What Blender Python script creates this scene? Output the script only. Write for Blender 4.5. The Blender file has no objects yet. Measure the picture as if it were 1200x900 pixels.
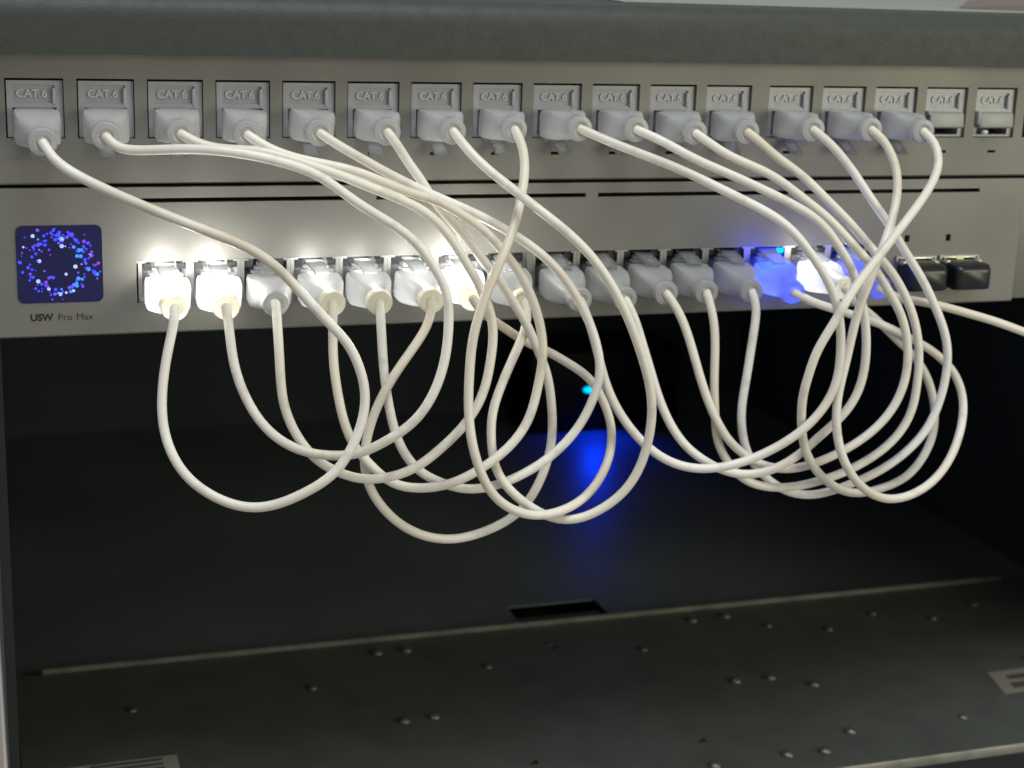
import bpy, bmesh, math, random
import numpy as np
from mathutils import Vector, Matrix
random.seed(7); np.random.seed(7)
S = 0.001                                     # everything below is written in millimetres
scene = bpy.context.scene
col = scene.collection

# ------------------------------------------------------------------ camera
FPX = 1919.5754
CAM = np.array([-56.2301, -482.0522, 68.6098])
YAW, PITCH, ROLL = 0.32669954, -0.25667082, 0.03571786
fw = np.array([math.sin(YAW)*math.cos(PITCH), math.cos(YAW)*math.cos(PITCH), math.sin(PITCH)])
rt0 = np.array([math.cos(YAW), -math.sin(YAW), 0.0]); up0 = np.cross(rt0, fw)
rt = math.cos(ROLL)*rt0 + math.sin(ROLL)*up0
up = -math.sin(ROLL)*rt0 + math.cos(ROLL)*up0
cd = bpy.data.cameras.new('camera'); cam = bpy.data.objects.new('camera', cd); col.objects.link(cam)
cd.sensor_width = 36.0; cd.lens = FPX*36/1200; cd.clip_start = 0.01; cd.clip_end = 20
cam.matrix_world = Matrix(((rt[0], up[0], -fw[0], CAM[0]*S), (rt[1], up[1], -fw[1], CAM[1]*S),
                           (rt[2], up[2], -fw[2], CAM[2]*S), (0, 0, 0, 1)))
scene.camera = cam
cd.dof.use_dof = True; cd.dof.focus_distance = 0.455; cd.dof.aperture_fstop = 22
scene.render.resolution_x, scene.render.resolution_y = 1024, 768

# ------------------------------------------------------------------ world, lamps, exposure
w = bpy.data.worlds.new('World'); scene.world = w; w.use_nodes = True
bg = w.node_tree.nodes['Background']; bg.inputs[0].default_value = (0.92, 0.925, 0.90, 1); bg.inputs[1].default_value = 0.34
scene.view_settings.view_transform = 'Standard'; scene.view_settings.look = 'None'
scene.view_settings.exposure = 0.0; scene.view_settings.gamma = 1.0
scene.cycles.use_denoising = True
scene.cycles.max_bounces = 10; scene.cycles.transmission_bounces = 8; scene.cycles.transparent_max_bounces = 12
scene.cycles.sample_clamp_indirect = 6.0
def area_lamp(name, loc, target, size, power, color):
    d = bpy.data.lights.new(name, 'AREA'); d.shape = 'RECTANGLE'; d.size, d.size_y = size
    d.energy = power; d.color = color
    o = bpy.data.objects.new(name, d); col.objects.link(o)
    o.location = Vector(loc)
    o.rotation_euler = (Vector(target)-Vector(loc)).to_track_quat('-Z', 'Y').to_euler()
    return o
area_lamp('ceiling_light', (0.05, -0.42, 1.15), (0.12, -0.03, -0.05), (0.8, 0.45), 11.5, (0.90, 0.96, 1.0))
area_lamp('room_light', (0.95, -1.0, 0.22), (0.25, 0.02, -0.08), (0.6, 0.6), 6.4, (1.0, 0.96, 0.70))

# ------------------------------------------------------------------ pixel -> point helpers (photograph is 1200 x 900)
def ray(px, py): return fw + rt*(px-600)/FPX - up*(py-450)/FPX
def aty(px, py, y):
    d = ray(px, py); return CAM + d*(y-CAM[1])/d[1]
def atz(px, py, z):
    d = ray(px, py); return CAM + d*(z-CAM[2])/d[2]

# ------------------------------------------------------------------ materials
def mat(name, base=(0.5,0.5,0.5), rough=0.5, metal=0.0, spec=0.5, noise=0.0, nscale=40, bump=0.0, bscale=800, emit=None, estr=0.0, stretch=(1,1,1), tint=None, coat=0.0):
    m = bpy.data.materials.new(name); m.use_nodes = True
    nt = m.node_tree; b = nt.nodes['Principled BSDF']
    b.inputs['Base Color'].default_value = (*base, 1); b.inputs['Roughness'].default_value = rough
    b.inputs['Metallic'].default_value = metal; b.inputs['Specular IOR Level'].default_value = spec
    b.inputs['Coat Weight'].default_value = coat
    if emit: b.inputs['Emission Color'].default_value = (*emit, 1); b.inputs['Emission Strength'].default_value = estr
    tc = nt.nodes.new('ShaderNodeTexCoord'); mp = nt.nodes.new('ShaderNodeMapping')
    mp.inputs['Scale'].default_value = stretch
    nt.links.new(tc.outputs['Object'], mp.inputs['Vector'])
    if noise > 0:
        n = nt.nodes.new('ShaderNodeTexNoise'); n.inputs['Scale'].default_value = nscale; n.inputs['Detail'].default_value = 6
        nt.links.new(mp.outputs[0], n.inputs['Vector'])
        mx = nt.nodes.new('ShaderNodeMix'); mx.data_type = 'RGBA'
        t = tint or tuple(c*(1-noise) for c in base)
        mx.inputs[6].default_value = (*base, 1); mx.inputs[7].default_value = (*t, 1)
        cr = nt.nodes.new('ShaderNodeMapRange'); cr.inputs[1].default_value = 0.38; cr.inputs[2].default_value = 0.68
        nt.links.new(n.outputs['Fac'], cr.inputs[0]); nt.links.new(cr.outputs[0], mx.inputs[0])
        nt.links.new(mx.outputs[2], b.inputs['Base Color'])
        rr = nt.nodes.new('ShaderNodeMapRange'); rr.inputs[3].default_value = max(0.03, rough-0.08); rr.inputs[4].default_value = min(1, rough+0.1)
        nt.links.new(n.outputs['Fac'], rr.inputs[0]); nt.links.new(rr.outputs[0], b.inputs['Roughness'])
    if bump > 0:
        n2 = nt.nodes.new('ShaderNodeTexNoise'); n2.inputs['Scale'].default_value = bscale; n2.inputs['Detail'].default_value = 4
        nt.links.new(mp.outputs[0], n2.inputs['Vector'])
        bp = nt.nodes.new('ShaderNodeBump'); bp.inputs['Strength'].default_value = bump; bp.inputs['Distance'].default_value = 0.0004
        nt.links.new(n2.outputs['Fac'], bp.inputs['Height']); nt.links.new(bp.outputs[0], b.inputs['Normal'])
    return m
def frosted(name, colr, clear=0.25, trans=0.5, rough=0.35):
    m = bpy.data.materials.new(name); m.use_nodes = True; nt = m.node_tree; N = nt.nodes; N.clear()
    out = N.new('ShaderNodeOutputMaterial')
    tc = N.new('ShaderNodeTexCoord'); nz = N.new('ShaderNodeTexNoise'); nz.inputs['Scale'].default_value = 260; nz.inputs['Detail'].default_value = 3
    nt.links.new(tc.outputs['Object'], nz.inputs['Vector'])
    mc = N.new('ShaderNodeMix'); mc.data_type = 'RGBA'; mc.inputs[6].default_value = (*colr, 1); mc.inputs[7].default_value = (*[c*0.9 for c in colr], 1)
    nt.links.new(nz.outputs['Fac'], mc.inputs[0])
    d = N.new('ShaderNodeBsdfDiffuse'); t = N.new('ShaderNodeBsdfTranslucent'); tr = N.new('ShaderNodeBsdfTransparent'); g = N.new('ShaderNodeBsdfGlossy')
    nt.links.new(mc.outputs[2], d.inputs[0]); nt.links.new(mc.outputs[2], t.inputs[0])
    g.inputs['Roughness'].default_value = rough
    m1 = N.new('ShaderNodeMixShader'); m1.inputs[0].default_value = trans
    m2 = N.new('ShaderNodeMixShader'); m2.inputs[0].default_value = clear
    m3 = N.new('ShaderNodeMixShader'); fr = N.new('ShaderNodeFresnel'); fr.inputs[0].default_value = 1.45
    nt.links.new(d.outputs[0], m1.inputs[1]); nt.links.new(t.outputs[0], m1.inputs[2])
    nt.links.new(m1.outputs[0], m2.inputs[1]); nt.links.new(tr.outputs[0], m2.inputs[2])
    nt.links.new(fr.outputs[0], m3.inputs[0]); nt.links.new(m2.outputs[0], m3.inputs[1]); nt.links.new(g.outputs[0], m3.inputs[2])
    nt.links.new(m3.outputs[0], out.inputs[0])
    return m
def glow(name, colr, strength):
    m = bpy.data.materials.new(name); m.use_nodes = True; nt = m.node_tree; nt.nodes.clear()
    e = nt.nodes.new('ShaderNodeEmission'); e.inputs[0].default_value = (*colr, 1); e.inputs[1].default_value = strength
    o = nt.nodes.new('ShaderNodeOutputMaterial'); nt.links.new(e.outputs[0], o.inputs[0]); return m

M = {}
M['panel']  = mat('silver_paint', (0.192,0.186,0.168), 0.45, 0.25, 0.5, noise=0.16, nscale=22, bump=0.05, bscale=2500)
M['switch'] = mat('silver_anodised', (0.198,0.193,0.175), 0.41, 0.25, 0.5, noise=0.15, nscale=20, bump=0.05, bscale=3000)
M['frame']  = mat('grey_textured_paint', (0.043,0.048,0.043), 0.55, 0.0, 0.4, noise=0.14, nscale=220, bump=0.35, bscale=1300)
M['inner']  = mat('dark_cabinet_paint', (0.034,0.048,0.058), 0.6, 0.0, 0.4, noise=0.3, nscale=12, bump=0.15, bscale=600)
M['tray']   = mat('dark_tray_paint', (0.078,0.084,0.074), 0.50, 0.0, 0.5, noise=0.2, nscale=60, bump=0.2, bscale=900)
M['floor']  = mat('cabinet_floor_paint', (0.128,0.150,0.155), 0.46, 0.0, 0.5, noise=0.25, nscale=10, bump=0.10, bscale=500)
M['lip']    = mat('worn_lit_metal_edge', (0.20,0.195,0.17), 0.45, 0.3, 0.5, noise=0.35, nscale=90)  # bare worn metal, also lightened for the light caught along the lip
M['rivet']  = mat('dull_rivet_metal', (0.21,0.21,0.20), 0.36, 0.7, 0.5, noise=0.3, nscale=300)
M['post']   = mat('tan_post_paint', (0.36,0.30,0.26), 0.5, 0.1)
M['hole']   = mat('dark_recess_and_shade', (0.006,0.006,0.007), 0.7)
M['key']    = mat('keystone_plastic', (0.34,0.35,0.375), 0.30, 0.0, 0.8, noise=0.08, nscale=200)
M['keyin']  = mat('keystone_cavity', (0.08,0.08,0.082), 0.5)
M['letters']= mat('raised_lettering', (0.50,0.52,0.56), 0.25)
M['shutter']= mat('shutter_plastic', (0.28,0.28,0.25), 0.4)
M['shield'] = mat('jack_shield_metal', (0.36,0.36,0.35), 0.38, 0.8)
M['cavity'] = mat('jack_cavity', (0.035,0.035,0.037), 0.55)
M['gold']   = mat('contact_gold', (0.55,0.48,0.30), 0.4, 0.6)
M['boot']   = frosted('frosted_boot', (0.80,0.80,0.80), clear=0.47, trans=0.22)
M['boot_lit'] = frosted('frosted_lit_boot', (0.80,0.82,0.83), clear=0.25, trans=0.88)  # lit copy of the frosted boot, more translucent to show the glow
M['ring']   = frosted('lit_boot_collar', (0.86,0.83,0.66), clear=0.08, trans=0.5)  # collar of white-lit plugs only, cream glow put into its colour
M['clearp'] = frosted('clear_plug', (0.9,0.92,0.93), clear=0.70, trans=0.6, rough=0.12)
M['latch_lit'] = frosted('clear_lit_latch', (0.92,0.94,0.95), clear=0.30, trans=0.75, rough=0.12)  # lit copy of the clear plug plastic, milkier to pick up the glow
M['black']  = mat('black_module', (0.010,0.011,0.013), 0.32, 0.0, 0.5, noise=0.2, nscale=200)
M['metal']  = mat('bright_bail_metal', (0.6,0.58,0.52), 0.3, 0.9)
M['ink']    = mat('dark_print', (0.012,0.012,0.012), 0.7)
M['paper']  = mat('label_paper', (0.26,0.25,0.21), 0.7, noise=0.12, nscale=300)
M['paperline'] = mat('label_print', (0.055,0.052,0.045), 0.7)
M['tan']    = mat('tan_label', (0.20,0.185,0.15), 0.6)
M['sheet']  = mat('pale_sheet', (0.27,0.285,0.26), 0.6, noise=0.1, nscale=20)
M['card']   = mat('brown_card', (0.17,0.13,0.115), 0.6)
M['device'] = mat('black_device', (0.003,0.003,0.0035), 0.5, spec=0.2)
M['screen'] = mat('lit_screen', (0.004,0.004,0.008), 0.25, spec=0.2, emit=(0.030,0.032,0.150), estr=0.36)
M['dotb']   = glow('screen_blue', (0.045,0.05,1.0), 2.2)
M['dotv']   = glow('screen_violet', (0.30,0.10,0.95), 0.9)
M['dotw']   = glow('screen_pale', (0.42,0.52,1.0), 1.3)
M['dotc']   = glow('screen_azure', (0.06,0.28,1.0), 1.3)
M['led_w']  = glow('white_led', (1.0,0.99,0.95), 14)
M['led_b']  = glow('blue_led', (0.0,0.10,1.0), 7)
M['led_c']  = glow('cyan_led', (0.0,0.42,1.0), 3.0)
M['led_y']  = glow('amber_led', (0.85,0.85,0.45), 0.8)

def cable_mat(i, base, tint):
    m = bpy.data.materials.new('cable_jacket_%d' % i); m.use_nodes = True; nt = m.node_tree; b = nt.nodes['Principled BSDF']
    b.inputs['Roughness'].default_value = 0.40; b.inputs['Specular IOR Level'].default_value = 0.45
    tc = nt.nodes.new('ShaderNodeTexCoord')
    n = nt.nodes.new('ShaderNodeTexNoise'); n.inputs['Scale'].default_value = 22; n.inputs['Detail'].default_value = 3
    n2 = nt.nodes.new('ShaderNodeTexNoise'); n2.inputs['Scale'].default_value = 150; n2.inputs['Detail'].default_value = 6
    mp = nt.nodes.new('ShaderNodeMapping'); mp.inputs['Location'].default_value = (i*1.7, i*0.9, i*2.3)
    nt.links.new(tc.outputs['Object'], mp.inputs[0]); nt.links.new(mp.outputs[0], n.inputs['Vector']); nt.links.new(mp.outputs[0], n2.inputs['Vector'])
    r1 = nt.nodes.new('ShaderNodeMapRange'); r1.inputs[1].default_value = 0.42; r1.inputs[2].default_value = 0.68
    nt.links.new(n.outputs['Fac'], r1.inputs[0])
    mx = nt.nodes.new('ShaderNodeMix'); mx.data_type = 'RGBA'; mx.inputs[6].default_value = (*base, 1); mx.inputs[7].default_value = (*tint, 1)
    nt.links.new(r1.outputs[0], mx.inputs[0])
    r2 = nt.nodes.new('ShaderNodeMapRange'); r2.inputs[1].default_value = 0.56; r2.inputs[2].default_value = 0.76; r2.inputs[4].default_value = 0.42
    nt.links.new(n2.outputs['Fac'], r2.inputs[0])
    mx2 = nt.nodes.new('ShaderNodeMix'); mx2.data_type = 'RGBA'; mx2.inputs[7].default_value = (0.34,0.30,0.24,1)
    nt.links.new(mx.outputs[2], mx2.inputs[6]); nt.links.new(r2.outputs[0], mx2.inputs[0]); nt.links.new(mx2.outputs[2], b.inputs['Base Color'])
    return m

# ------------------------------------------------------------------ object helpers
ORG = {}
def tag(o, label, cat, group=None, kind=None):
    o['label'] = label; o['category'] = cat
    if group: o['group'] = group
    if kind: o['kind'] = kind
    return o
def empty(name, at, label=None, cat=None, group=None):
    o = bpy.data.objects.new(name, None); col.objects.link(o); o.empty_display_size = 0.01
    o.location = Vector(at)*S; ORG[o.name] = np.array(at, float)
    if label: tag(o, label, cat, group)
    return o
def mesh_obj(name, V, F, m, parent=None, smooth=False, bevel=0.0, segs=2):
    org = ORG[parent.name] if parent else np.zeros(3)
    me = bpy.data.meshes.new(name)
    me.from_pydata([tuple((np.array(v, float)-org)*S) for v in V], [], F)
    bm = bmesh.new(); bm.from_mesh(me); bmesh.ops.recalc_face_normals(bm, faces=bm.faces[:])
    if bevel > 0:
        es = [e for e in bm.edges if len(e.link_faces) == 2 and e.calc_face_angle(0) > 0.6]
        bmesh.ops.bevel(bm, geom=es, offset=bevel*S, segments=segs, affect='EDGES', profile=0.5)
    bm.to_mesh(me); bm.free()
    if smooth or bevel > 0:
        for p in me.polygons: p.use_smooth = True
        try: me.set_sharp_from_angle(angle=math.radians(42))
        except Exception: pass
    me.materials.append(m)
    o = bpy.data.objects.new(name, me); col.objects.link(o)
    if parent: o.parent = parent
    ORG[o.name] = org
    return o
def link_mesh(name, me, at, parent=None, rot=None):
    o = bpy.data.objects.new(name, me); col.objects.link(o)
    org = ORG[parent.name] if parent else np.zeros(3)
    if parent: o.parent = parent
    o.location = Vector(np.array(at, float)-org)*S
    if rot is not None: o.rotation_euler = rot
    ORG[o.name] = np.array(at, float)
    return o
class MB:
    def __init__(s): s.V = []; s.F = []
    def add(s, V, F):
        k = len(s.V); s.V += [tuple(v) for v in V]; s.F += [tuple(i+k for i in f) for f in F]; return s
    def box(s, x0, x1, y0, y1, z0, z1):
        return s.add([(x,y,z) for z in (z0,z1) for y in (y0,y1) for x in (x0,x1)],
                     [(0,2,3,1),(4,5,7,6),(0,1,5,4),(2,6,7,3),(0,4,6,2),(1,3,7,5)])
    def prism_x(s, prof, x0, x1):                       # closed (y,z) outline swept along x
        n = len(prof)
        V = [(x0,y,z) for y,z in prof]+[(x1,y,z) for y,z in prof]
        F = [(i,(i+1)%n,n+(i+1)%n,n+i) for i in range(n)]+[tuple(range(n)), tuple(range(2*n-1,n-1,-1))]
        return s.add(V, F)
    def obj(s, name, m, parent=None, **k): return mesh_obj(name, s.V, s.F, m, parent, **k)
def plate(x0, x1, z0, z1, y0, y1, holes):
    """a sheet facing -y with rectangular holes (hx0,hx1,hz0,hz1), with wall thickness y0..y1"""
    xs = sorted({x0, x1, *[h[0] for h in holes], *[h[1] for h in holes]}); zs = sorted({z0, z1, *[h[2] for h in holes], *[h[3] for h in holes]})
    def solid(i, j):
        if not (0 <= i < len(xs)-1 and 0 <= j < len(zs)-1): return False
        cx, cz = (xs[i]+xs[i+1])/2, (zs[j]+zs[j+1])/2
        return not any(h[0] < cx < h[1] and h[2] < cz < h[3] for h in holes)
    b = MB(); idx = {}
    def v(x, y, z):
        k = (round(x,4), y, round(z,4))
        if k not in idx: idx[k] = len(b.V); b.V.append((x,y,z))
        return idx[k]
    for i in range(len(xs)-1):
        for j in range(len(zs)-1):
            if not solid(i, j): continue
            X0, X1, Z0, Z1 = xs[i], xs[i+1], zs[j], zs[j+1]
            b.F.append((v(X0,y0,Z0), v(X1,y0,Z0), v(X1,y0,Z1), v(X0,y0,Z1)))
            b.F.append((v(X0,y1,Z0), v(X0,y1,Z1), v(X1,y1,Z1), v(X1,y1,Z0)))
            if not solid(i-1,j): b.F.append((v(X0,y0,Z0), v(X0,y0,Z1), v(X0,y1,Z1), v(X0,y1,Z0)))
            if not solid(i+1,j): b.F.append((v(X1,y0,Z0), v(X1,y1,Z0), v(X1,y1,Z1), v(X1,y0,Z1)))
            if not solid(i,j-1): b.F.append((v(X0,y0,Z0), v(X0,y1,Z0), v(X1,y1,Z0), v(X1,y0,Z0)))
            if not solid(i,j+1): b.F.append((v(X0,y0,Z1), v(X1,y0,Z1), v(X1,y1,Z1), v(X0,y1,Z1)))
    return b
def loft(rings, cap0=True, cap1=True):
    b = MB(); n = len(rings[0])
    for r in rings: b.V += [tuple(p) for p in r]
    for k in range(len(rings)-1):
        for i in range(n):
            b.F.append((k*n+i, k*n+(i+1)%n, (k+1)*n+(i+1)%n, (k+1)*n+i))
    if cap0: b.F.append(tuple(range(n-1,-1,-1)))
    if cap1: b.F.append(tuple(range((len(rings)-1)*n, len(rings)*n)))
    return b
def sring(c, ux, uz, hw, hh, e, n=32):
    out = []
    for i in range(n):
        a = 2*math.pi*i/n; ca, sa = math.cos(a), math.sin(a)
        k = (abs(ca)**e+abs(sa)**e)**(-1/e)
        out.append(c+ux*(hw*ca*k)+uz*(hh*sa*k))
    return out
def text_mesh(name, body, size, extrude, offset=0.0):
    cu = bpy.data.curves.new(name, 'FONT'); cu.body = body; cu.size = size*S; cu.extrude = extrude*S; cu.offset = offset*S
    cu.space_word = 1.25; cu.align_x = 'CENTER'; cu.align_y = 'CENTER'; cu.resolution_u = 3
    o = bpy.data.objects.new(name, cu); col.objects.link(o)
    dg = bpy.context.evaluated_depsgraph_get(); me = bpy.data.meshes.new_from_object(o.evaluated_get(dg))
    bpy.data.objects.remove(o); bpy.data.curves.remove(cu); me.name = name; return me

# ------------------------------------------------------------------ the rack cabinet
XL, XR, ZF, YB = -49.0, 442.0, -222.0, 505.0
cab = empty('rack_cabinet', (196, 200, ZF), 'dark grey rack cabinet whose open front holds the silver panels', 'cabinet')
MB().box(XL-3, XL, 3, YB-1.2, ZF-11, 41).obj('side_panel', M['hole'], cab)  # near-black colour puts shade on this side; the opposite panel keeps cabinet paint
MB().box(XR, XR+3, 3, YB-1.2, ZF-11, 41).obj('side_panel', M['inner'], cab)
MB().box(XL-3, XR+3, YB-1, YB+3, ZF-11, 41).obj('back_panel', M['inner'], cab)
fb = plate(XL+0.1, XR-0.1, 0.5, YB-1.1, 0, 1, [(170.5, 213.5, 161.5, 183.5)])
fl = mesh_obj('floor_plate', [(x, z, ZF-y) for x, y, z in fb.V], fb.F, M['floor'], cab)
MB().box(XL-3, XR+3, 8.2, YB+3, ZF-14, ZF-12).obj('added_underside', M['hole'], cab)  # added closing sheet, keeps the bright background out of the floor slot
MB().box(172, 212, 171, 172.2, ZF-3.5, ZF-1.2).obj('slot_rib', M['inner'], cab)
# rounded top frame: front edge seen from slightly above
prof = [(-5, 37.6)]
R_ = 7.0; ZT = 54.5
for k in range(9):
    a = math.pi/2*k/8; prof.append((-5+R_-R_*math.cos(a), ZT-R_+R_*math.sin(a)))
prof += [(480, ZT), (480, 42.5), (6, 42.5), (6, 37.6)]
MB().prism_x(prof, -140, 560).obj('top_cover', M['frame'], cab, smooth=True)
MB().box(-120, -53.9, -1.0, 2.5, -262, -46.5).obj('front_post', M['post'], cab, bevel=0.4)
MB().box(XR+1, XR+40, 0.5, 2.5, -262, -46.5).obj('front_post', M['post'], cab, bevel=0.4)

# shelf tray lying on the cabinet floor, with rivets and lips
ZP = -218.6
tray = empty('shelf_tray', (196, 76, ZF), 'dark painted rack tray with domed rivets lying in the cabinet bottom', 'tray')
holes = []
for px, py in ((625,893), (822,867), (647,758)):
    q = atz(px, py, ZP); holes.append((q[0]-1.6, q[0]+1.6, q[1]-1.8, q[1]+1.8))
pb = plate(XL+1.5, XR-2, 0.6, 152.0, 0, 3.0, holes)
pl = mesh_obj('tray_plate', [(x, z, ZP-y) for x, y, z in pb.V], pb.F, M['tray'], tray)
MB().prism_x([(151.9,ZP-3),(151.9,ZP+1.2),(152.5,ZP+1.8),(153.6,ZP+1.8),(154.2,ZP+1.2),(154.2,ZP-3)], -36.5, 414).obj('rear_lip', M['lip'], tray, smooth=True)
MB().prism_x([(-0.9,ZP-3.2),(-0.9,ZP-0.3),(-0.5,ZP+0.25),(0.3,ZP+0.25),(0.7,ZP-0.1),(0.7,ZP-3.2)], XL+1.5, XR-2).obj('front_lip', M['lip'], tray, smooth=True)
fr = empty('base_rail', (196, 4, -262), 'black steel rail under the front lip of the tray', 'rail')
MB().box(XL-3, XR+3, 1.2, 8, -262, ZF-1.6).obj('rail_face', M['black'], fr)
for x in (330, 352): MB().box(x, x+9, 0.2, 1.15, -252, -228).obj('rail_tab', M['frame'], fr, bevel=0.3)
def dome_mesh(name, r, h, m):
    rings = []
    for k in range(5):
        a = math.pi/2*k/4; rr = r*math.cos(a) if k < 4 else r*0.12
        rings.append([np.array([rr*math.cos(2*math.pi*i/14), rr*math.sin(2*math.pi*i/14), h*math.sin(a)]) for i in range(14)])
    b = loft(rings); me = bpy.data.meshes.new(name); me.from_pydata([tuple(np.array(v)*S) for v in b.V], [], b.F)
    for p in me.polygons: p.use_smooth = True
    me.materials.append(m); return me
dm = dome_mesh('rivet', 2.7, 1.8, M['rivet']); dms = dome_mesh('small_rivet', 2.2, 1.3, M['rivet'])
big = [(442,764),(476,761),(474,844),(509,839),(811,726),(850,721),(862,797),(903,793),(923,883),(967,879),(997,856),(954,801),(838,896)]
small = [(155,831),(366,805),(572,780),(754,760),(900,732),(971,736),(1022,718),(1093,723),(1141,707),(1129,839),(1203,771)]
for px, py in big: link_mesh('rivet', dm, (*atz(px, py, ZP+0.6)[:2], ZP+0.02), pl)
for px, py in small: link_mesh('rivet', dms, (*atz(px, py, ZP+0.6)[:2], ZP+0.02), pl)
# labels on the tray
def floor_quad(pts, z0, z1):
    V = [(*atz(x, y, z1)[:2], z0) for x, y in pts]+[(*atz(x, y, z1)[:2], z1) for x, y in pts]
    return V, [(0,1,2,3),(4,5,6,7),(0,1,5,4),(1,2,6,5),(2,3,7,6),(3,0,4,7)]
lab = empty('paper_label', (-8, 62, ZP), 'off white printed paper label stuck near the left post on the dark tray', 'label')
mesh_obj('label_sheet', *floor_quad([(62,902),(207,884),(222,945),(75,965)], ZP+0.05, ZP+0.2), M['paper'], lab)
for k in range(4):
    o = 5*k
    mesh_obj('print_line', *floor_quad([(105+o*.3,898.5+o),(190+o*.3,888+o),(190.6+o*.3,890.6+o),(105.6+o*.3,901+o)], ZP+0.21, ZP+0.26), M['paperline'], lab)
lab2 = empty('framed_label', (352, 50, ZP), 'tan bordered sticker with dark boxes on the right part of the tray', 'label')
mesh_obj('label_sheet', *floor_quad([(1157,788),(1232,778),(1256,802),(1178,813)], ZP+0.05, ZP+0.2), M['tan'], lab2)
mesh_obj('dark_box', *floor_quad([(1177,791.5),(1228,785),(1232,790),(1183,796)], ZP+0.21, ZP+0.26), M['paperline'], lab2)
mesh_obj('dark_box', *floor_quad([(1184,800),(1236,793.5),(1243,800),(1188,806)], ZP+0.21, ZP+0.26), M['paperline'], lab2)
# things on the top cover
def top_pt(px, py): return atz(px, py, ZT)
sheet = empty('paper_sheet', (300, 120, ZT), 'pale paper sheet lying on top of the cabinet', 'paper')
MB().add([(150,28,ZT+.1),(470,10,ZT+.1),(520,330,ZT+.1),(200,345,ZT+.1),(150,28,ZT+.4),(470,10,ZT+.4),(520,330,ZT+.4),(200,345,ZT+.4)], [(0,1,2,3),(4,5,6,7),(0,1,5,4),(1,2,6,5),(2,3,7,6),(3,0,4,7)]).obj('sheet', M['sheet'], sheet)
crd = empty('folded_card', (318, 60, ZT+.5), 'folded brown card resting on the pale sheet on top', 'card')
MB().add([(290,48,ZT+.5),(340,40,ZT+.5),(345,70,ZT+.5),(312,76,ZT+.5),(290,48,ZT+.9),(340,40,ZT+4),(345,70,ZT+6),(312,76,ZT+3)], [(0,1,2,3),(4,5,6,7),(0,1,5,4),(1,2,6,5),(2,3,7,6),(3,0,4,7)]).obj('card', M['card'], crd)

# blue-lit device far back on the floor
dv = empty('small_device', (316, 470, ZF), 'small black device with a cyan light standing far back in the cabinet', 'device')
MB().box(270, 372, 446, 492, ZF+0.05, ZF+52).obj('housing', M['device'], dv, bevel=2.0)
q = aty(697, 457, 444.5)
rings = [[np.array([q[0]-0.8+6.2*s_*math.cos(2*math.pi*i/20), 446.2-d_, q[2]+1.9*s_*math.sin(2*math.pi*i/20)]) for i in range(20)] for s_, d_ in ((1,0),(1,1.2),(.85,2.4),(.5,3.2),(.1,3.5))]
lens = loft(rings).obj('indicator_lens', M['led_c'], dv, smooth=True)
pd = bpy.data.lights.new('indicator_lamp', 'SPOT'); pd.energy = 0.13; pd.color = (0.0, 0.03, 1.0); pd.shadow_soft_size = 0.004
pd.spot_size = math.radians(140); pd.spot_blend = 1.0
po = bpy.data.objects.new('indicator_lamp', pd); col.objects.link(po); po.parent = dv
po.location = Vector((q-np.array((316,470,ZF))+np.array((0,-6,0)))*S)
po.rotation_euler = Vector((-0.15, -0.55, -1)).to_track_quat('-Z', 'Y').to_euler()

# ------------------------------------------------------------------ patch panel
P0, PP, PG, PW, PZT, PH = -44.9464, 19.4611, 2.6837, 15.9188, 30.4491, 16.7824
NP = 17
px0 = [P0+i*PP+(PG if i >= 12 else 0) for i in range(24)]
pan = empty('keystone_patch_bay', (196, 0, 0.6), 'long silver patch panel with a row of square keystone openings', 'patch bay')
hol = [(x, x+PW, PZT-PH, PZT) for x in px0]+[(x+PW/2-1.6, x+PW/2+1.6, 8.5, 9.4) for x in px0]
plate(-66, 448, 1.5, 44.2, 0.0, 1.6, hol).obj('faceplate', M['panel'], pan)
MB().prism_x([(0.0,1.497),(0.0,1.1),(0.5,0.55),(14,0.55),(14,1.497)], -66, 448).obj('bottom_edge', M['panel'], pan)
MB().box(-66, 448, 15, 16, 1.8, 44).obj('backing', M['hole'], pan)

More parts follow.
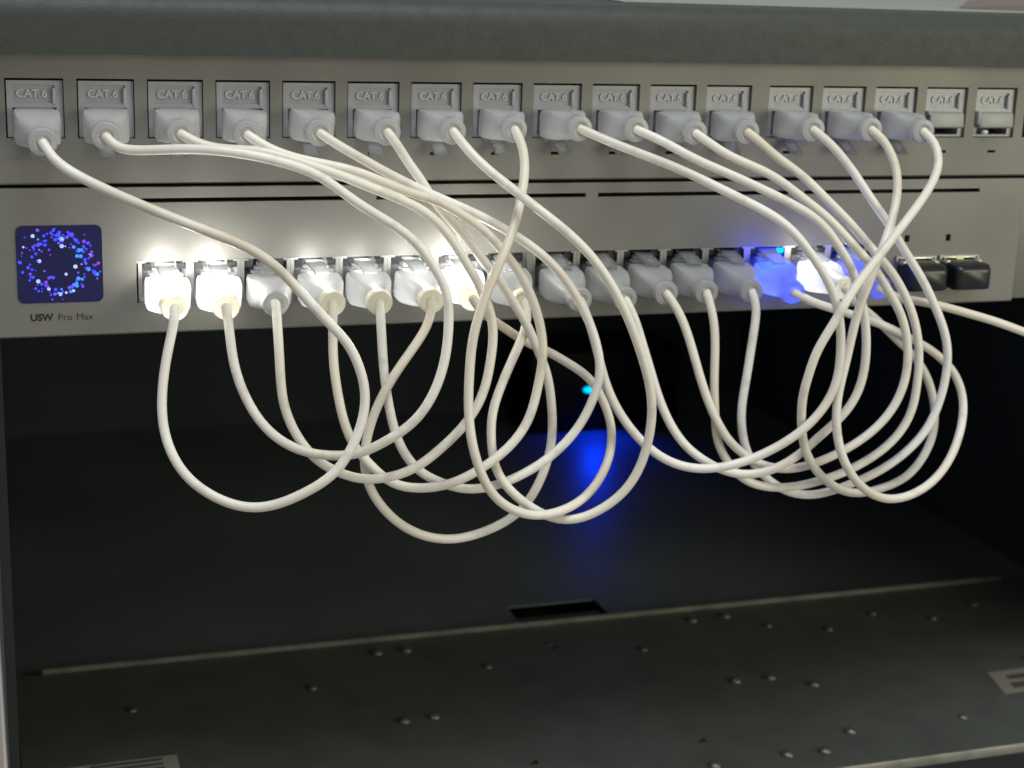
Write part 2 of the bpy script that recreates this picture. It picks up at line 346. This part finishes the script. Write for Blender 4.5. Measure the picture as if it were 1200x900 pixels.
ORD = ['first','second','third','fourth','fifth','sixth','seventh','eighth','ninth','tenth','eleventh','twelfth','thirteenth','fourteenth','fifteenth','sixteenth','seventeenth']
ktext = text_mesh('raised_lettering', 'CAT.6', 3.15, 0.32, 0.07); ktext.materials.append(M['letters'])
JX, JZ = PW/2, 18.4                                  # jack centre in a keystone
YK = 1.2
def keystone(i):
    x = px0[i]; z0, z1 = PZT-PH, PZT
    if i < 15: lb = 'grey CAT.6 keystone jack, %s along the panel from the end above the screen' % ORD[i]
    elif i == 15: lb = 'empty shuttered CAT.6 keystone jack next to the last plugged one'
    else: lb = 'empty shuttered CAT.6 keystone jack, farthest from the end above the screen'
    k = empty('keystone_jack', (x+JX, YK, z0), lb, 'keystone jack', 'keystone jacks in the patch panel')
    g = 0.45; zs = 22.9                               # opening / label split
    b = plate(x+g, x+PW-0.2, z0+0.25, z1-0.7, YK, YK+9, [(x+2.0, x+PW-2.0, 14.6, zs-0.7), (x+2.2, x+PW-2.4, zs+0.6, z1-1.9)])
    b.obj('face', M['key'], k)
    MB().box(x+2.2, x+PW-2.4, YK+0.7, YK+1.4, zs+0.6, z1-1.9).obj('label_field', M['key'], k)
    MB().box(x+PW-3.1, x+PW-2.3, YK-0.5, YK+0.7, zs+0.2, z1-2.6).obj('latch_rib', M['key'], k, bevel=0.25)
    MB().box(x+2.0, x+PW-2.0, YK+8, YK+9.2, 14.6, zs-0.7).obj('cavity', M['keyin'], k)
    t = link_mesh('raised_lettering', ktext, (x+PW/2-0.75, YK+0.55, (zs+0.6+z1-1.9)/2), k, (math.pi/2, 0, 0))
    if i >= 15:
        b = MB(); b.prism_x([(YK+0.2, zs-0.6), (YK-2.2, zs-1.0), (YK-2.8, zs-5.6), (YK-1.8, zs-6.1), (YK+0.2, zs-5.8)], x+1.6, x+PW-1.4)
        b.obj('shutter', M['shutter'], k, bevel=0.3)
        MB().box(x+0.7, x+1.5, YK-2.6, YK+0.5, zs-(1.6 if i == 15 else 4.8), zs-0.3).obj('hinge', M['key'], k, bevel=0.3)
        if i == 16: MB().box(x+3.0, x+4.8, YK-3.0, YK-1.0, zs-8.0, zs-6.6).obj('catch', M['letters'], k, bevel=0.4)
    return k
for i in range(NP): keystone(i)

# ------------------------------------------------------------------ network switch
SX0, SPI, S2X = -9.6119, 15.0325, 112.6728
SZT, SZB = -21.95, -34.7
XS0, XS1 = -49.6, 291.5
sw = empty('network_switch', (121, 0, -43.7), 'silver network switch with a small blue screen and two rows of plugged ports', 'network switch')
slots = [(-9.7,54.2,-4.85,-3.55), (61.5,129.4,-4.85,-3.55), (133.4,200.5,-4.85,-3.55), (206.5,273.8,-4.85,-3.55)]
sfp = [(243.2,258.6,-37.0,-26.6), (260.2,275.6,-37.0,-26.6)]
leds = [(246.0,248.0,-21.7,-19.3), (262.2,264.2,-21.7,-19.3)]
gA = (SX0-0.6, SX0+8*SPI-0.2, SZB, SZT); gB = (S2X-0.2, S2X+8*SPI+0.4, SZB, SZT)
plate(XS0, XS1, -43.2, -0.35, -0.6, 1.4, [gA, gB]+slots+sfp+leds).obj('faceplate', M['switch'], sw)
MB().prism_x([(-0.6,-43.203),(-0.1,-43.7),(2.0,-43.7),(2.0,-43.203)], XS0, XS1).obj('lower_edge', M['switch'], sw)
MB().box(XS0+0.5, XS1-0.5, 17, 160, -43.4, -0.6).obj('body', M['inner'], sw)
MB().box(XS0+0.5, XS0+1.3, 1.5, 17, -43.4, -0.6).obj('body_side', M['switch'], sw)
MB().box(XS1-1.3, XS1-0.5, 1.5, 17, -43.4, -0.6).obj('body_side', M['switch'], sw)
MB().box(XS0+1.4, XS1-1.4, 1.6, 17, -43.4, -42.6).obj('body_bottom', M['inner'], sw)
MB().box(XS0+1.4, XS1-1.4, 8, 9, -6.5, -0.8).obj('slot_back', M['hole'], sw)
for l in leds: MB().box(l[0], l[1], 1.5, 2.5, l[2], l[3]).obj('light_window', M['hole'], sw)
ear = empty('rack_ear', (305, 0, -43.7), 'silver mounting ear beside the switch end with the black modules', 'bracket')
MB().box(XS1+0.35, 440, 0.2, 2.2, -42.8, -0.35).obj('ear_plate', M['switch'], ear, bevel=0.3)
# rounded-corner screen
x0, x1, z0, z1 = -43.8, -19.8, -33.6, -10.95
ring = []
for cx, cz, a0 in ((x1-1.9,z1-1.9,0),(x0+1.9,z1-1.9,90),(x0+1.9,z0+1.9,180),(x1-1.9,z0+1.9,270)):
    for k in range(7):
        a = math.radians(a0+15*k); ring.append(np.array([cx+1.9*math.cos(a), 0, cz+1.9*math.sin(a)]))
def off(r, y, s): 
    c = np.array([(x0+x1)/2, 0, (z0+z1)/2]); return [c+(p-c)*s+np.array([0,y,0]) for p in r]
loft([off(ring,-0.55,1.012), off(ring,-0.72,1.012), off(ring,-0.72,1.0)], cap0=False, cap1=False).obj('screen_rim', M['panel'], sw)
scr = loft([off(ring,-0.3,1.0), off(ring,-0.70,1.0)]).obj('screen', M['screen'], sw)
dots = [(258,112,9,'v'),(225,152,10,'w'),(168,160,4,'b'),(304,152,7,'b'),(318,186,6,'b'),(312,216,8,'b'),(287,212,5,'v'),(262,216,9,'b'),(240,212,4,'b'),
(160,228,6,'w'),(150,268,5,'v'),(288,260,5,'v'),(340,250,6,'b'),(248,276,7,'b'),(220,297,7,'b'),(272,328,10,'w'),(258,326,5,'b'),(137,335,9,'b'),(128,332,5,'b'),(193,372,8,'b'),
(155,404,7,'b'),(308,398,6,'v'),(208,418,8,'v'),(228,440,8,'b'),(212,440,5,'b'),(265,470,11,'w'),(246,520,7,'b'),(290,490,8,'b'),(320,478,9,'v'),(340,448,8,'v'),(370,446,9,'b'),(355,440,6,'b'),
(318,500,7,'b'),(340,526,9,'w'),(332,505,7,'v'),(388,530,8,'b'),(385,562,9,'v'),(424,565,10,'w'),(408,556,7,'c'),(440,546,6,'b'),(464,555,7,'w'),(496,548,9,'c'),(516,543,8,'w'),(485,520,9,'v'),(505,515,10,'b'),(520,500,9,'c'),(540,508,10,'c'),(538,490,8,'c'),
(550,457,11,'c'),(578,463,8,'c'),(595,447,5,'v'),(548,416,6,'v'),(585,512,4,'v'),(462,424,8,'w'),(528,372,11,'w'),(572,356,4,'w'),
(622,392,11,'c'),(605,385,7,'b'),(603,352,8,'v'),(597,324,8,'b'),(595,340,6,'b'),(665,416,10,'b'),(686,430,9,'c'),(672,430,7,'b'),(686,460,6,'v'),(655,405,6,'b'),(706,412,5,'b'),(692,352,9,'v'),(674,364,6,'v'),
(643,272,8,'v'),(645,297,9,'v'),(634,290,5,'w'),(635,228,5,'b'),(620,208,8,'b'),(588,195,9,'v'),(532,188,10,'b'),(520,178,6,'b'),(500,148,12,'b'),(482,140,6,'b'),(468,166,8,'v'),(515,234,9,'c'),
(552,258,11,'c'),(570,255,8,'c'),(585,270,7,'b'),(588,240,6,'b'),(540,298,10,'c'),(566,300,10,'c'),(540,262,7,'b'),(374,108,7,'b'),(405,145,11,'b'),(392,152,6,'b'),(416,130,6,'b'),(430,178,12,'w'),(415,172,8,'c'),(445,170,6,'b'),(430,192,7,'b'),(408,203,7,'v'),(380,184,6,'b'),(395,180,5,'b'),(358,162,5,'v'),(385,150,5,'b'),(430,226,11,'w'),(420,220,6,'c'),(455,228,4,'w'),(440,150,5,'b'),(350,286,4,'v'),(485,238,4,'v'),(206,250,4,'v')]
rd = random.Random(3)
for k in range(70):
    a = rd.uniform(0, 2*math.pi); q_ = rd.gauss(1, 0.13); dots.append((415+215*q_*math.cos(a), 350+205*q_*math.sin(a), rd.choice((3,4,5,6)), rd.choice('bbbbbcv')))
for code, nm in (('b','blue_light_dots'),('v','violet_light_dots'),('w','pale_light_dots'),('c','azure_light_dots')):
    b = MB()
    for (ax, ay, r, c) in dots:
        if c != code: continue
        v = (ay-80)/546; u = (ax-(100+22*v))/612
        X = x0+u*(x1-x0); Z = z1-v*(z1-z0); R2 = r*0.056
        b.add([(X+R2*math.cos(2*math.pi*k/10), -0.73, Z+R2*math.sin(2*math.pi*k/10)) for k in range(10)], [tuple(range(10))])
    o = b.obj(nm, M['dot'+code], scr); o['kind'] = 'stuff'
tm = text_mesh('bold_lettering', 'USW', 2.85, 0.02, 0.12); tm.materials.append(M['ink'])
link_mesh('bold_lettering', tm, (-37.4, -0.64, -37.9), sw, (math.pi/2,0,0))
tm = text_mesh('thin_lettering', 'Pro Max', 2.85, 0.02, 0.0); tm.materials.append(M['ink'])
link_mesh('thin_lettering', tm, (-27.9, -0.64, -38.0), sw, (math.pi/2,0,0))

# ports
swx = [SX0+(i+.5)*SPI for i in range(8)]+[S2X+(i+.5)*SPI for i in range(8)]
LIT = {0:('w',0.34,1.0),1:('w',0.32,1.0),3:('w',0.052,0.40),4:('w',0.034,0.30),5:('w',0.042,0.36),6:('w',0.5,1.0),7:('w',0.02,0.06),13:('b',0.55,0.30),14:('w',0.13,0.22),15:('b',0.14,0.10)}   # port: colour, strength in the plug, strength of the added halo lamp and diode
def port(i):
    c = swx[i]; hw = SPI/2
    lo = SZB+0.05; hi = SZT-0.05
    b = plate(c-hw+0.05, c+hw-0.05, lo, hi, 0.9, 13, [(c-6.4, c+6.4, lo+0.7, hi-0.35)])
    p = b.obj('jack', M['shield'], sw)
    MB().box(c-6.4, c+6.4, 12.5, 13.2, lo+0.7, hi-0.35).obj('cavity', M['cavity'], p)
    # black plastic shoulders left and right of the latch notch
    for s in (-1, 1):
        MB().box(*(sorted((c+s*6.35, c+s*3.6))), 2.2, 12.4, hi-3.0, hi-0.4).obj('shoulder', M['cavity'], p)
    MB().box(c-hw-2.2, c-hw+2.2, 0.2, 0.85, hi-0.75, hi-0.2).obj('shield_tab', M['shield'], p)
    if i in LIT:
        k, s, _ = LIT[i]
        for sgn in (-1, 1):
            MB().box(c+sgn*4.9-1.1, c+sgn*4.9+1.1, 1.3, 2.1, hi-2.6, hi-1.2).obj('light_pipe', M['cavity'] if k == 'w' else M['led_c'] if sgn == 1 and i == 13 else M['cavity'], p)
    return p
for i in range(16): port(i)

# pluggable modules
for n, (h, lb) in enumerate(zip(sfp, ('black module in the cage beside the row of network plugs', 'black module in the cage nearest to the mounting ear'))):
    b = plate(h[0]-0.1, h[1]+0.1, h[2]-0.1, h[3]+0.1, -1.6, 14, [(h[0]+0.5, h[1]-0.5, h[2]+0.5, h[3]-0.5)])
    b.obj('module_cage', M['shield'], sw)
    md = empty('transceiver_module', ((h[0]+h[1])/2, -1, h[2]), lb, 'module', 'black modules plugged into the switch')
    cx = (h[0]+h[1])/2; cz = (h[2]+h[3])/2-0.3
    ux, uz = np.array([1.,0,0]), np.array([0,0,1.])
    rg = [sring(np.array([cx, y, cz+dz]), ux, uz, a, bb, 14, 40) for y, a, bb, dz in ((10,6.7,4.4,0),(-1,6.7,4.4,0),(-2.5,7.1,4.6,-0.3),(-9.5,7.0,4.4,-0.6),(-11.5,6.2,3.7,-0.8),(-12,5.2,3.0,-0.8))]
    loft(rg).obj('body', M['black'], md, smooth=True)
    for s in (-1, 1):
        loft([sring(np.array([cx+s*6.2, y, cz+3.6]), ux, uz, 0.95, 0.95, 2, 12) for y in (0,-4.2,-4.7)]).obj('bail_pivot', M['metal'], md, smooth=True)
    MB().box(cx-6.4, cx+6.4, -1.9, -1.3, cz+4.65, cz+5.2).obj('bail_bar', M['metal'], md, bevel=0.2)
    MB().box(cx-5.0, cx-1.5, -3.6, -1.0, cz-5.9, cz-4.7).obj('release_tab', M['metal'], md, bevel=0.3)
    if n == 1: MB().box(cx-1.3, cx+1.1, -2.62, -1.4, cz+4.35, cz+5.5).obj('status_light', M['led_y'], md, bevel=0.2)

# ------------------------------------------------------------------ patch cables
# traced centre lines: from keystone plug to switch plug
C = {}
C[1]=(0,0,[(50,167),(62,185),(105,213),(165,240),(235,268),(310,302),(352,342),(387,380),(407,402),(421,430),(428,462),(424,495),(412,525),(393,553),(358,577),(300,595),(247,580),(212,550),(193,507),(190,462),(197,410),(204,375),(205,361)])
C[2]=(1,1,[(124,160),(134,171),(155,176),(200,175),(250,176),(300,183),(337,192),(375,207),(412,233),(450,257),(485,282),(507,310),(523,342),(526,372),(523,412),(512,452),(487,492),(452,517),(421,531),(390,534),(350,527),(315,505),(290,470),(274,425),(268,380),(265,360)])
C[3]=(2,2,[(212,157),(228,166),(255,174),(300,177),(355,191),(400,206),(440,222),(470,234),(497,248),(522,271),(541,299),(556,324),(568,348),(576,372),(578,393),(575,422),(566,461),(545,497),(515,527),(485,549),(452,560),(422,561),(398,554),(374,541),(350,514),(333,475),(328,430),(325,380),(323,356)])
C[4]=(3,3,[(290,158),(312,172),(350,186),(420,202),(475,224),(513,236),(542,252),(567,270),(585,289),(602,310),(617,335),(628,362),(635,392),(636,420),(631,450),(620,490),(600,520),(570,545),(527,567),(495,572),(462,567),(437,548),(417,525),(405,500),(396,462),(391,425),(390,390),(390,356)])
C[5]=(4,4,[(375,156),(393,168),(415,181),(445,198),(480,216),(515,232),(556,250),(587,266),(613,282),(638,301),(659,323),(675,347),(689,374),(698,400),(703,425),(702,445),(696,465),(680,497),(645,535),(610,557),(580,569),(545,573),(518,566),(494,554),(471,526),(457,482),(450,435),(447,390),(445,355)])
C[6]=(5,5,[(454,155),(463,166),(478,190),(492,209),(505,230),(523,252),(545,277),(562,299),(577,319),(592,340),(608,364),(621,388),(631,412),(640,435),(646,470),(646,520),(632,565),(610,598),(570,622),(525,632),(482,622),(450,597),(432,568),(427,540),(432,505),(446,468),(472,425),(493,395),(504,372),(506,353)])
C[7]=(6,7,[(531,154),(548,175),(570,197),(600,221),(628,243),(662,270),(695,303),(720,340),(739,380),(753,420),(762,455),(764,485),(760,515),(750,547),(732,575),(702,598),(670,609),(642,605),(620,593),(600,577),(582,551),(576,520),(577,485),(587,453),(602,418),(614,390),(618,370),(614,354)])
C[8]=(7,6,[(603,152),(611,168),(615,195),(612,225),(604,260),(590,298),(574,335),(561,370),(553,405),(550,440),(549,475),(553,517),(562,550),(578,580),(602,598),(628,604),(657,599),(686,582),(706,555),(716,525),(715,493),(706,468),(690,443),(663,424),(640,411),(615,400),(595,387),(577,375),(563,364),(554,350)])
C[9]=(8,8,[(680,151),(712,165),(750,180),(800,200),(850,224),(890,244),(920,263),(940,284),(958,309),(972,333),(980,355),(985,385),(985,415),(980,448),(967,475),(945,500),(917,520),(880,538),(848,547),(816,549),(785,541),(757,522),(730,490),(712,455),(702,420),(695,393),(688,370),(680,352)])
C[10]=(9,9,[(746,152),(775,165),(812,185),(850,202),(900,225),(926,238),(950,252),(968,268),(985,292),(998,315),(1006,340),(1012,363),(1015,392),(1014,425),(1005,460),(987,487),(962,510),(937,532),(915,546),(893,554),(873,556),(850,552),(824,539),(803,522),(785,496),(771,463),(761,430),(752,400),(743,372),(733,351)])
C[11]=(10,10,[(815,156),(832,168),(852,181),(887,197),(905,206),(924,219),(947,237),(967,253),(987,273),(1005,293),(1019,308),(1031,324),(1041,341),(1052,360),(1060,382),(1064,412),(1060,447),(1045,480),(1020,507),(990,527),(957,542),(930,549),(905,548),(887,542),(870,531),(854,516),(842,497),(833,478),(822,447),(812,412),(800,376),(789,355),(781,344)])
C[12]=(11,11,[(876,155),(888,164),(908,182),(930,198),(950,215),(970,235),(990,255),(1008,275),(1023,293),(1039,311),(1051,328),(1061,347),(1069,367),(1075,392),(1077,420),(1075,447),(1068,482),(1050,512),(1020,537),(985,555),(955,565),(925,571),(903,571),(883,567),(865,556),(850,537),(841,517),(838,485),(837,450),(838,400),(835,368),(828,343)])
C[13]=(12,12,[(953,152),(968,164),(985,182),(1003,206),(1020,232),(1037,256),(1052,280),(1066,303),(1080,326),(1094,355),(1105,383),(1110,405),(1109,437),(1100,473),(1085,504),(1060,531),(1030,552),(1000,566),(975,575),(950,580),(926,577),(905,566),(888,550),(876,531),(870,508),(869,480),(874,447),(880,410),(885,378),(886,358),(881,342)])
C[14]=(13,13,[(1021,152),(1034,163),(1045,182),(1051,202),(1051,230),(1045,259),(1037,283),(1028,306),(1018,332),(1010,352),(1002,378),(995,408),(988,437),(982,464),(980,490),(984,525),(995,552),(1015,575),(1040,585),(1065,581),(1092,565),(1114,536),(1126,502),(1129,475),(1125,452),(1116,434),(1102,419),(1083,405),(1060,393),(1037,382),(1015,374),(993,367),(970,360),(948,352),(930,343)])
C[15]=(14,14,[(1082,154),(1094,166),(1100,185),(1097,204),(1081,233),(1061,260),(1041,286),(1022,311),(1007,330),(995,348),(984,367),(970,390),(957,413),(948,438),(941,464),(939,492),(943,525),(957,552),(977,570),(1000,578),(1030,573),(1060,560),(1082,535),(1094,505),(1095,478),(1090,452),(1080,430),(1066,412),(1050,397),(1034,381),(1017,366),(1002,353),(990,338)])
C[16]=(None,15,[(1290,418),(1245,404),(1200,389),(1170,378),(1137,368),(1100,358),(1070,352),(1048,347),(1032,338)])
# how far (mm) the cable stands off the panels in its upper and lower run
TU = {1:(46,56),2:(40,50),3:(35,46),4:(33,42),5:(30,38),6:(27,34),7:(52,46),8:(45,54),9:(52,50),10:(45,46),11:(40,42),12:(36,38),13:(33,34),14:(46,54),15:(52,44),16:(0,0)}
TP_, TS_ = 19.0, 20.5
def spline(P, n):
    P = np.array(P, float); d = np.r_[0, np.cumsum(np.linalg.norm(np.diff(P, axis=0), axis=1)**0.75)]
    k = len(P); h = np.diff(d); A = np.zeros((k,k)); B = np.zeros((k,P.shape[1])); A[0,0] = A[-1,-1] = 1
    for i in range(1,k-1):
        A[i,i-1] = h[i-1]; A[i,i] = 2*(h[i-1]+h[i]); A[i,i+1] = h[i]; B[i] = 6*((P[i+1]-P[i])/h[i]-(P[i]-P[i-1])/h[i-1])
    m = np.linalg.solve(A,B); u = np.linspace(0, d[-1], n*4); out = []
    for x in u:
        i = min(max(np.searchsorted(d, x)-1, 0), k-2); a = (d[i+1]-x)/h[i]; b_ = (x-d[i])/h[i]
        out.append(a*P[i]+b_*P[i+1]+((a**3-a)*m[i]+(b_**3-b_)*m[i+1])*h[i]**2/6)
    out = np.array(out); L = np.r_[0, np.cumsum(np.linalg.norm(np.diff(out, axis=0), axis=1))]
    s = np.linspace(0, L[-1], n)
    return np.stack([np.interp(s, L, out[:,j]) for j in range(out.shape[1])], 1), L[-1]
def smooth(a, it):
    for _ in range(it):
        b = a.copy(); b[1:-1] = 0.25*a[:-2]+0.5*a[1:-1]+0.25*a[2:]; a = b
    return a
NS = 130
pix, T0 = {}, {}
for k, (a, b, P) in C.items():
    q_, Lp = spline(P, NS)
    q_[1:-1] = smooth(q_, 2)[1:-1]
    pix[k] = q_; s = np.linspace(0,1,NS); tu, tl = TU[k]
    if k == 16: t = np.interp(s, [0,.5,.8,1], [34,33,28,TS_])
    else: t = np.interp(s, [0,.06,.18,.35,.65,.86,.95,1], [TP_, TP_+6, tu-2, tu, tl, 33, 26.5, TS_])
    if k == 8: t = np.interp(s, [0,.06,.18,.35,.5,.6,.68,.76,.86,1], [TP_, 25, 43, 47, 54, 49, 34, 24, 21, TS_])
    if k == 14: t = np.interp(s, [0,.06,.18,.35,.5,.6,.68,.75,.86,1], [TP_, 25, 44, 50, 54, 44, 30, 23, 20.5, TS_])
    if k == 15: t = np.interp(s, [0,.06,.18,.35,.5,.58,.66,.74,.86,1], [TP_, 26, 50, 54, 49, 40, 29, 22, 20, TS_])
    T0[k] = smooth(t, 30)
RAD = {k: 1.38 for k in C}
keys = sorted(C)
D = {k: np.array([ray(*p_) for p_ in pix[k]]) for k in keys}
def pos(k, t): return CAM+D[k]*((-t-CAM[1])/D[k][:,1])[:,None]
T = {k: T0[k].copy() for k in keys}
lock = np.ones(NS); lock[:4] = 0; lock[-4:] = 0; lock[4:9] = .5; lock[-9:-4] = .5
for it in range(60):
    Pz = {k: pos(k, T[k]) for k in keys}; push = {k: np.zeros(NS) for k in keys}; worst = 9
    for ia, ka in enumerate(keys):
        for kb in keys[ia+1:]:
            d = np.linalg.norm(Pz[ka][:,None,:]-Pz[kb][None], axis=2)
            need = 3.05; I, J = np.where(d < need)
            if len(I) == 0: continue
            worst = min(worst, d.min())
            # which one is in front: mean sign over this contact
            for i, j in zip(I, J):
                near = (np.abs(I-i) < 12) & (np.abs(J-j) < 12)
                sg = np.sign(np.mean(T[ka][I[near]]-T[kb][J[near]])+1e-6*(TU[ka][0]-TU[kb][0])) or 1
                amt = 0.28*(need-d[i,j])
                push[ka][i] += sg*amt; push[kb][j] -= sg*amt
    for k in keys:
        p_ = np.clip(push[k], -0.9, 0.9); T[k] = T[k]+smooth(p_, 2)*lock
        if it < 50: T[k] = np.where(lock > 0, smooth(T[k], 1), T[k])
        T[k] = np.maximum(T[k], 5.0)
print('cable clearance after relaxing: %.2f mm' % worst)
def tube(P, r, n=14):
    P = np.asarray(P); tg = np.gradient(P, axis=0); tg /= np.linalg.norm(tg, axis=1)[:,None]
    nrm = np.cross(tg[0], [0.3,0.2,1.0]); nrm /= np.linalg.norm(nrm); rings = []
    for i in range(len(P)):
        nrm = nrm-tg[i]*(nrm@tg[i]); nrm /= np.linalg.norm(nrm); bn = np.cross(tg[i], nrm)
        rings.append([P[i]+r*(math.cos(2*math.pi*j/n)*nrm+math.sin(2*math.pi*j/n)*bn) for j in range(n)])
    return loft(rings)
def plug(cable, base, end, upclip, lit):
    """base: jack centre on the panel plane, end: boot end"""
    ax = end-base; Ln = np.linalg.norm(ax); ax = ax/Ln
    ux = np.array([1.,0,0]); ux = ux-ax*(ux@ax); ux /= np.linalg.norm(ux); uz = np.cross(ux, ax)
    if uz[2] < 0: uz = -uz
    ro = math.radians(random.uniform(-3.5, 3.5)); ux, uz = ux*math.cos(ro)+uz*math.sin(ro), uz*math.cos(ro)-ux*math.sin(ro)
    f = Ln/20.0
    def R(s, hw, hh, e, dz=0): return sring(base+ax*(s*f)+uz*dz, ux, uz, hw, hh, e)
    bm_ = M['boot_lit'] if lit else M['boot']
    # clear head inside the jack
    loft([sring(base+np.array([0,9,0]), ux*1.0, np.array([0,0,1.]), 5.6, 3.7, 10), R(-0.5,5.7,3.9,10), R(1.6,5.9,4.1,9)]).obj('plug_head', M['clearp'], cable, smooth=True)
    boot = loft([R(1.4,5.2,3.6,12), R(1.4,6.2,4.1,12), R(1.9,6.4,4.3,11), R(6.5,6.4,4.4,11), R(8.5,6.2,4.4,9), R(10.8,5.6,4.2,6), R(12.8,4.75,3.95,3.6), R(14.4,4.15,3.8,2.4), R(16.0,3.95,3.75,2.05), R(17.2,3.9,3.72,2)], cap1=False).obj('boot', bm_, cable, smooth=True)
    loft([R(17.25,3.9,3.72,2), R(17.6,4.02,3.9,2), R(19.5,4.0,3.9,2), R(20.2,3.7,3.65,2), R(20.4,2.4,2.4,2), R(19.7,1.55,1.55,2)], cap0=False).obj('collar', M['ring'] if lit and lit[0] == 'w' else bm_, boot, smooth=True)
    s = 1 if upclip else -1
    # stepped clear latch, narrowing into the jack
    for (w_, y0, y1, h0, h1) in ((5.0,-1.2,1.6,4.1,5.0),(3.9,-2.6,0.4,5.0,5.9),(2.9,-4.2,-1.0,5.9,6.9)):
        c0 = base
        V = []
        for yy in (y0, y1):
            for hh in (h0, h1):
                for ww in (-w_, w_): V.append(c0+ax*yy+uz*(s*hh)+ux*ww)
        mesh_obj('latch_step', V, [(0,1,3,2),(4,5,7,6),(0,1,5,4),(2,3,7,6),(0,2,6,4),(1,3,7,5)], M['latch_lit'] if lit else M['clearp'], cable, bevel=0.2)
    V = []
    for yy, hh in ((0.5, 5.4 if upclip else 5.0), (8.5, 5.6 if upclip else 8.4)):
        for th in (0, 0.8):
            for ww in (-2.2, 2.2): V.append(base+ax*yy*f+uz*(s*(hh+th))+ux*ww)
    if upclip:
        V = [base+ax*yy+uz*hh+ux*ww for yy, hh, hw_ in ((-1.5,6.0,2.7),(7.5,5.0,2.2)) for hh in (hh, hh+0.9) for ww in (-hw_, hw_)]
        mesh_obj('latch_tab', V, [(0,1,3,2),(4,5,7,6),(0,1,5,4),(2,3,7,6),(0,2,6,4),(1,3,7,5)], M['latch_lit'] if lit else M['clearp'], cable, bevel=0.25)
    if not upclip: mesh_obj('latch_tab', V, [(0,1,3,2),(4,5,7,6),(0,1,5,4),(2,3,7,6),(0,2,6,4),(1,3,7,5)], M['clearp'], cable, bevel=0.2)
    if lit:
        kind, st, st2 = lit
        ld = bpy.data.lights.new('port_glow_lamp', 'POINT'); ld.shadow_soft_size = 0.0016
        ld.color = (1.0,0.985,0.93) if kind == 'w' else (0.0,0.03,1.0)
        ld.energy = (0.030 if kind == 'w' else 0.024)*st
        lo = bpy.data.objects.new('port_glow_lamp', ld); col.objects.link(lo); lo.parent = cable
        lo.location = Vector((base+ax*4.0+uz*1.2-ORG[cable.name])*S)
        # added lamp in the air above the boot, widening the faceplate halo
        l2 = bpy.data.lights.new('port_glow_lamp', 'POINT'); l2.shadow_soft_size = 0.0025; l2.color = ld.color; l2.energy = (0.0185 if kind == 'w' else 0.015)*st2
        lo2 = bpy.data.objects.new('port_glow_lamp', l2); col.objects.link(lo2); lo2.parent = cable
        lo2.location = Vector((base+np.array([0,-13.0,6.6])-ORG[cable.name])*S)
        # and the diode itself, deep in the jack behind the latch
        l3 = bpy.data.lights.new('port_glow_lamp', 'POINT'); l3.shadow_soft_size = 0.001; l3.color = ld.color; l3.energy = (0.010 if kind == 'w' else 0.012)*st2
        lo3 = bpy.data.objects.new('port_glow_lamp', l3); col.objects.link(lo3); lo3.parent = cable
        lo3.location = Vector((base+np.array([0,6.0,5.6])-ORG[cable.name])*S)
jitter = [(0.79,0.755,0.68),(0.82,0.80,0.755),(0.80,0.77,0.71),(0.79,0.75,0.665)]
tints = [(0.62,0.55,0.43),(0.70,0.66,0.58),(0.66,0.60,0.50),(0.60,0.53,0.42)]
extra = {1:'looping alone below the screen',2:'second loop from the screen end',3:'third loop from the screen end',4:'looping under the row of lit plugs',5:'looping past the cyan light',6:'its loop hanging lowest of all',
 7:'crossing its neighbour',8:'twisted under its neighbour',9:'topmost of the right bundle',10:'second of the right bundle',11:'third of the right bundle',12:'fourth of the right bundle',13:'ending beside the blue plug',14:'ending in the bright blue plug',15:'ending in the white glowing plug'}
for k in keys:
    a, b, _ = C[k]
    P = pos(k, T[k])
    if a is not None: lb = 'off white patch cable from the %s keystone jack, %s' % (ORD[a], extra[k])
    else: lb = 'off white patch cable running away past the black modules toward the mounting ear'
    ca = empty('patch_cable', tuple(P[len(P)//2]), lb, 'cable', 'off white patch cables')
    # start inside the collars
    head = []
    if a is not None:
        base = np.array([px0[a]+JX, -0.3, JZ]); e0 = P[0]; dd = (e0-base)/np.linalg.norm(e0-base); head = [e0-dd*1.2]
        plug(ca, base, e0+dd*0.2, False, None)
    base2 = np.array([swx[b], -0.8, (SZT+SZB)/2-2.1]); e1 = P[-1]; dd2 = (e1-base2)/np.linalg.norm(e1-base2)
    plug(ca, base2, e1+dd2*0.2, True, LIT.get(b))
    pts = np.array(list(head)+list(P)+[e1-dd2*1.2])
    tube(pts, RAD[k]).obj('cord', cable_mat(k, jitter[k % 4], tints[(k*3) % 4]), ca, smooth=True)
